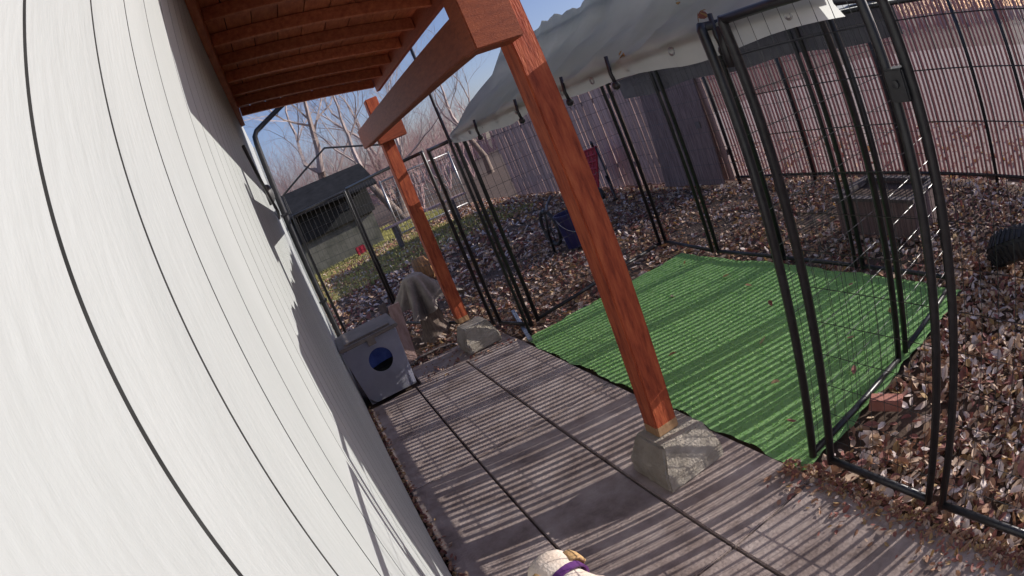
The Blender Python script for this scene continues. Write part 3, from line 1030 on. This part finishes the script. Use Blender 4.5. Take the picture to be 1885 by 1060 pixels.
yaw = math.radians(12)
em = skin_body()
for v in em.vertices:                      # a domed skull
    dv = v.co - Vector((.32, 0, .425))
    if dv.length < .12 and dv.z > 0:
        v.co += Vector((0, 0, .010)) + Vector((0, dv.y * .18, 0))
em.materials.clear()
em.materials.append(M['fur'])
em.polygons.foreach_set('use_smooth', [True] * len(em.polygons))
DM = Matrix.Translation((1.325, -.292, 0)) @ Matrix.Rotation(yaw, 4, 'Z')
em.transform(DM)
bo = bpy.data.objects.new('dog_body', em)
col.objects.link(bo)
link_to(bo, dog)


def dpart(mb, name, mt, parent, smooth=True):
    mb.v = [tuple(DM @ Vector(p)) for p in mb.v]
    return mb.build(name, mt, parent, smooth=smooth)


for s in (1, -1):                          # folded ears
    mb = MB()
    rowsE = [((.262, .060, .482), .030), ((.258, .090, .472), .036), ((.262, .106, .432), .032), ((.275, .104, .392), .016)]
    pts_ = []
    for (c, wd) in rowsE:
        for (dx, off) in ((-wd, 0), (0, .006), (wd, 0)):
            pts_.append((c[0] + dx, s * (c[1] + off), c[2]))
    m0 = len(pts_)
    pts2 = [(p[0], p[1] - s * .010, p[2] - .006) for p in pts_]
    fsE = []
    for i in range(3):
        for j in range(2):
            a = i * 3 + j
            fsE += [(a, a + 1, a + 4, a + 3), (m0 + a, m0 + a + 3, m0 + a + 4, m0 + a + 1)]
        fsE += [(i * 3, i * 3 + 3, m0 + i * 3 + 3, m0 + i * 3), (i * 3 + 2, m0 + i * 3 + 2, m0 + i * 3 + 5, i * 3 + 5)]
    fsE += [(0, m0, m0 + 1, 1), (1, m0 + 1, m0 + 2, 2), (9, 10, m0 + 10, m0 + 9), (10, 11, m0 + 11, m0 + 10)]
    dpart(mb.add(pts_ + pts2, fsE), 'ear', M['fur_tan'], bo)
    dpart(MB().lathe([(0, -.009), (.006, -.006), (.009, 0), (.006, .006), (0, .009)], (.388, s * .040, .405), 10), 'eye', M['black'], bo)
dpart(MB().lathe([(0, -.014), (.012, -.009), (.017, 0), (.012, .009), (0, .014)], (.432, 0, .292), 12), 'nose', M['black'], bo)
mb = MB()
for k in range(24):
    a = 2 * math.pi * k / 24
    ax_ = Vector((.96, 0, .28)); u_ = Vector((0, 1, 0)); v_ = Vector((-.28, 0, .96))
    for (off, rr) in ((-.016, .091), (.016, .088), (.016, .080), (-.016, .083)):
        p = Vector((.222, 0, .410)) + ax_ * off + (u_ * math.cos(a) + v_ * math.sin(a)) * rr
        mb.v.append(tuple(p))
for k in range(24):
    for j in range(4):
        a, b = k * 4 + j, k * 4 + (j + 1) % 4
        c, d_ = ((k + 1) % 24) * 4 + (j + 1) % 4, ((k + 1) % 24) * 4 + j
        mb.f.append((a, b, c, d_)); mb.mi.append(0)
mb.v = [tuple(DM @ Vector(p)) for p in mb.v]
tag(mb.build('dog_collar', M['collar'], dog, smooth=False))


# ------------------------------------------------------------------ trees, far buildings
def grow(mb_t, mb_b, base, d0, length, rad, depth, maxd, spread=.55, nkid=(2, 4), twist=.2):
    p = Vector(base)
    dvec = Vector(d0).normalized()
    segs = 3
    pts_, rs_ = [p.copy()], [rad]
    for s in range(segs):
        dvec = (dvec + Vector((random.gauss(0, twist), random.gauss(0, twist), random.gauss(.04, twist * .6)))).normalized()
        p = p + dvec * (length / segs)
        pts_.append(p.copy())
        rs_.append(rad * (1 - .42 * (s + 1) / segs))
    (mb_t if depth < 1 else mb_b).tube(pts_, rs_, 7 if depth < 1 else (4 if depth < 3 else 3), cap=False)
    if depth >= maxd: return
    kids = random.randint(*nkid)
    for k in range(kids):
        t = random.uniform(.45, 1.0)
        i = min(segs - 1, int(t * segs))
        q = pts_[i].lerp(pts_[i + 1], t * segs - i)
        side = Vector((random.gauss(0, 1), random.gauss(0, 1), random.gauss(.1, .5))).normalized()
        nd_ = (dvec + side * spread).normalized()
        grow(mb_t, mb_b, q, nd_, length * random.uniform(.55, .8), rs_[-1] * random.uniform(.42, .68), depth + 1, maxd, spread, nkid, twist)
    grow(mb_t, mb_b, pts_[-1], dvec, length * .75, rs_[-1] * .9, depth + 1, maxd, spread, nkid, twist)


def tree(base, dirs, length, rad, maxd, label, mt='twig', cat='tree', nkid=(2, 4), spread=.6, group=None, name='bare_tree'):
    t = thing(name, base, label, cat, group)
    a, b = MB(), MB()
    for dv in dirs:
        grow(a, b, base, dv, length, rad, 0, maxd, spread, nkid)
    a.build('trunk', M['bark'] if mt == 'twig' else M[mt], t, smooth=True)
    b.build('branches', M[mt], t)
    return t


random.seed(21)
tree((24, -4.3, -.05), [(.05, .10, 1), (.0, -.28, 1)], 3.0, .2, 6, 'pale forked bare tree rising right behind the far red post', nkid=(2, 3))
random.seed(5)
tree((27, -1.5, -.05), [(0, .10, 1)], 3.9, .30, 6, 'large spreading bare tree behind the dark shed', nkid=(2, 4), spread=.8)
random.seed(9)
tree((30, -10.5, -.05), [(0, 0, 1)], 3.0, .2, 6, 'bare tree beyond the board fence left of the tarp', nkid=(2, 3))
random.seed(15)
tree((33, -5.8, -.05), [(0, 0.05, 1), (.1, .3, 1)], 3.4, .18, 6, 'distant bare tree with upright twiggy stems between the posts', nkid=(2, 3), spread=.45)
random.seed(33)
for i, (x, y, h_) in enumerate([(25, .9, 1.7), (26, -.6, 1.9), (27, -2.4, 1.8), (26, -3.2, 1.6), (28, -5.4, 1.7), (29, -7.2, 1.6), (25, 2.6, 1.8)]):
    lab = ['pinkish twiggy shrub above the left end of the dark shed roof', 'tall pink brush above the middle of the dark shed roof', 'pinkish brush right of the large bare tree behind the shed',
           'low reddish shrub beside the forked tree', 'reddish shrub right of the far post beyond the yard', 'twiggy shrub beyond the board fence under the tarp corner', 'twiggy shrub hidden behind the downspout corner'][i]
    tree((x, y, -.05), [(random.gauss(0, .3), random.gauss(0, .3), 1) for _ in range(6)], h_, .03, 4, lab, 'twig_pink', 'shrub', nkid=(3, 4), spread=.55, name='bare_shrub', group='bare twiggy shrubs beyond the shed')

shed = thing('dark_shed', (20, -1.3, 0), 'dark grey shed with a low roof at the end of the yard', 'shed')
MB().box(19.6, 22.5, -2.7, 2.2, 1.10, 2.1).build('shed_wall', M['shed_wall'], shed)
MB().box(19.75, 22.4, -2.6, 2.1, -.05, 1.095).build('lower_wall', M['lower'], shed)
ro = MB().hexa([(19.0, -3.0, 1.86), (21, -3.0, 2.72), (21, 2.6, 2.95), (19.0, 2.6, 2.12)], [(19.0, -3.0, 1.93), (21, -3.0, 2.80), (21, 2.6, 3.03), (19.0, 2.6, 2.19)]).build('shed_roof', M['shed_roof'], shed)
MB().hexa([(21.02, -3.0, 2.72), (23, -3.0, 1.9), (23, 2.6, 2.1), (21.02, 2.6, 2.95)], [(21.02, -3.0, 2.80), (23, -3.0, 1.98), (23, 2.6, 2.18), (21.02, 2.6, 3.03)]).build('shed_roof', M['shed_roof'], shed)
wn = MB().box(19.57, 19.598, -2.0, -1.6, 1.5, 1.75).build('window', M['glass'], shed)
rb = MB().box(18.9, 19.15, -1.82, -1.52, -.04, .27).build('red_crate', M['red'], bevel=.02)
tag(rb, 'small red crate in front of the dark shed', 'crate')

# stack of pale boards and wire gate in the far yard
bs = thing('board_stack', (16, -2.9, 0), 'pale boards laid across low trestles in the far yard', 'board stack')
for k in range(3):
    MB().box(15.6 + k * .18, 15.75 + k * .18, -4.6, -2.2, .62, .66).build('board', M['board'], bs, bevel=.004)
for y in (-2.5, -4.2):
    MB().box(15.6, 16.1, y, y + .08, -.05, .62).build('trestle', M['board_dark'], bs)
fg = thing('wire_gate', (18.5, -4.0, 0), 'grey wire gate standing in the far yard beside the shed', 'gate')
mb = MB()
for y in (-3.0, -5.4):
    mb.tube([(18.5, y, -.05), (18.5, y, 1.9)], .035, 8)
for z in (.1, 1.85):
    mb.tube([(18.5, -3.0, z), (18.5, -5.4, z)], .03, 6)
mb.build('gate_frame', M['galv'], fg, smooth=True)
mb = MB()
for k in range(1, 16): mb.tube([(18.5, -3.0 - .15 * k, .1), (18.5, -3.0 - .15 * k, 1.85)], .008, 4, cap=False)
for k in range(1, 10): mb.tube([(18.49, -3.0, .1 + .18 * k), (18.49, -5.4, .1 + .18 * k)], .008, 4, cap=False)
mb.build('wire_grid', M['galv'], fg)

random.seed(77)
SL = ['pinkish thicket shrub just left of the gable frame', 'dense pinkish thicket behind the left end of the shed', 'thicket shrub over the middle of the shed roof', 'thicket shrub over the right end of the shed roof',
      'thicket shrub at the foot of the forked tree', 'thicket shrub seen between the far post and the door', 'thicket shrub left of the tarp end', 'thicket shrub under the beam behind the tarp end',
      'tall thicket shrub behind the downspout', 'tall thicket shrub behind the wire gate']
for lab, (x, y, h_) in zip(SL, [(30, .4, 2.3), (31, -.8, 2.5), (30, -1.9, 2.4), (29, -3.0, 2.3), (28, -4.6, 2.0), (30, -6.4, 2.2), (31, -8.4, 2.2), (33, -10.5, 2.4), (28, 1.6, 2.4), (26, -5.6, 1.8)]):
    tree((x, y, -.05), [(random.gauss(0, .35), random.gauss(0, .35), 1) for _ in range(6)], h_, .035, 4, lab, 'twig_pink', 'shrub', nkid=(3, 4), spread=.5, name='bare_shrub', group='bare twiggy shrubs beyond the shed')

# sunlit dry grass of the far yard
n = 60000
gx = rng.uniform(12.5, 26, n)
gy = rng.uniform(-5.2, 3, n)
k = (gy > -4.6 + .8 * np.sin(gx * .8)) & (np.sin(gx * 1.1 + gy * .9) + rng.normal(0, .5, n) > -.6)
gx, gy = gx[k], gy[k]
n = len(gx)
ang = rng.uniform(0, 2 * np.pi, n)
hh = rng.uniform(.04, .10, n)
P = np.zeros((n, 3, 3))
P[:, 0] = np.stack([gx - .02 * np.cos(ang), gy - .02 * np.sin(ang), -.05 + 0 * gx], 1)
P[:, 1] = np.stack([gx + .02 * np.cos(ang), gy + .02 * np.sin(ang), -.05 + 0 * gx], 1)
P[:, 2] = np.stack([gx + rng.normal(0, .03, n), gy + rng.normal(0, .03, n), hh - .03], 1)
tag(tri_cloud('grass', P, [M['grassblade']], None), 'yellowing sunlit grass in the far yard', 'grass', kind='stuff')

# far wood of bare trees along the horizon
mb = MB()
random.seed(3)
for i in range(900):
    a = random.uniform(-1.45, .25)
    rr = random.uniform(55, 90)
    x, y = rr * math.cos(a), rr * math.sin(a)
    h_ = random.uniform(2.5, 6.5)
    q = [(x, y, -.2)]
    lx, ly = random.gauss(0, .5), random.gauss(0, .5)
    mb.tube([(x, y, -.2), (x + lx * .4, y + ly * .4, h_ * .5), (x + lx, y + ly, h_)], [.10, .06, .015], 3, cap=False)
    for b in range(5):
        t = random.uniform(.25, .9)
        c = Vector((x + lx * t, y + ly * t, h_ * t))
        e = c + Vector((random.gauss(0, 1.1), random.gauss(0, 1.1), random.uniform(.5, 1.6)))
        mb.tube([c, e], [.04, .012], 3, cap=False)
tag(mb.build('far_wood', M['twig_pink']), 'distant line of bare woodland on the horizon', 'wood', kind='stuff')
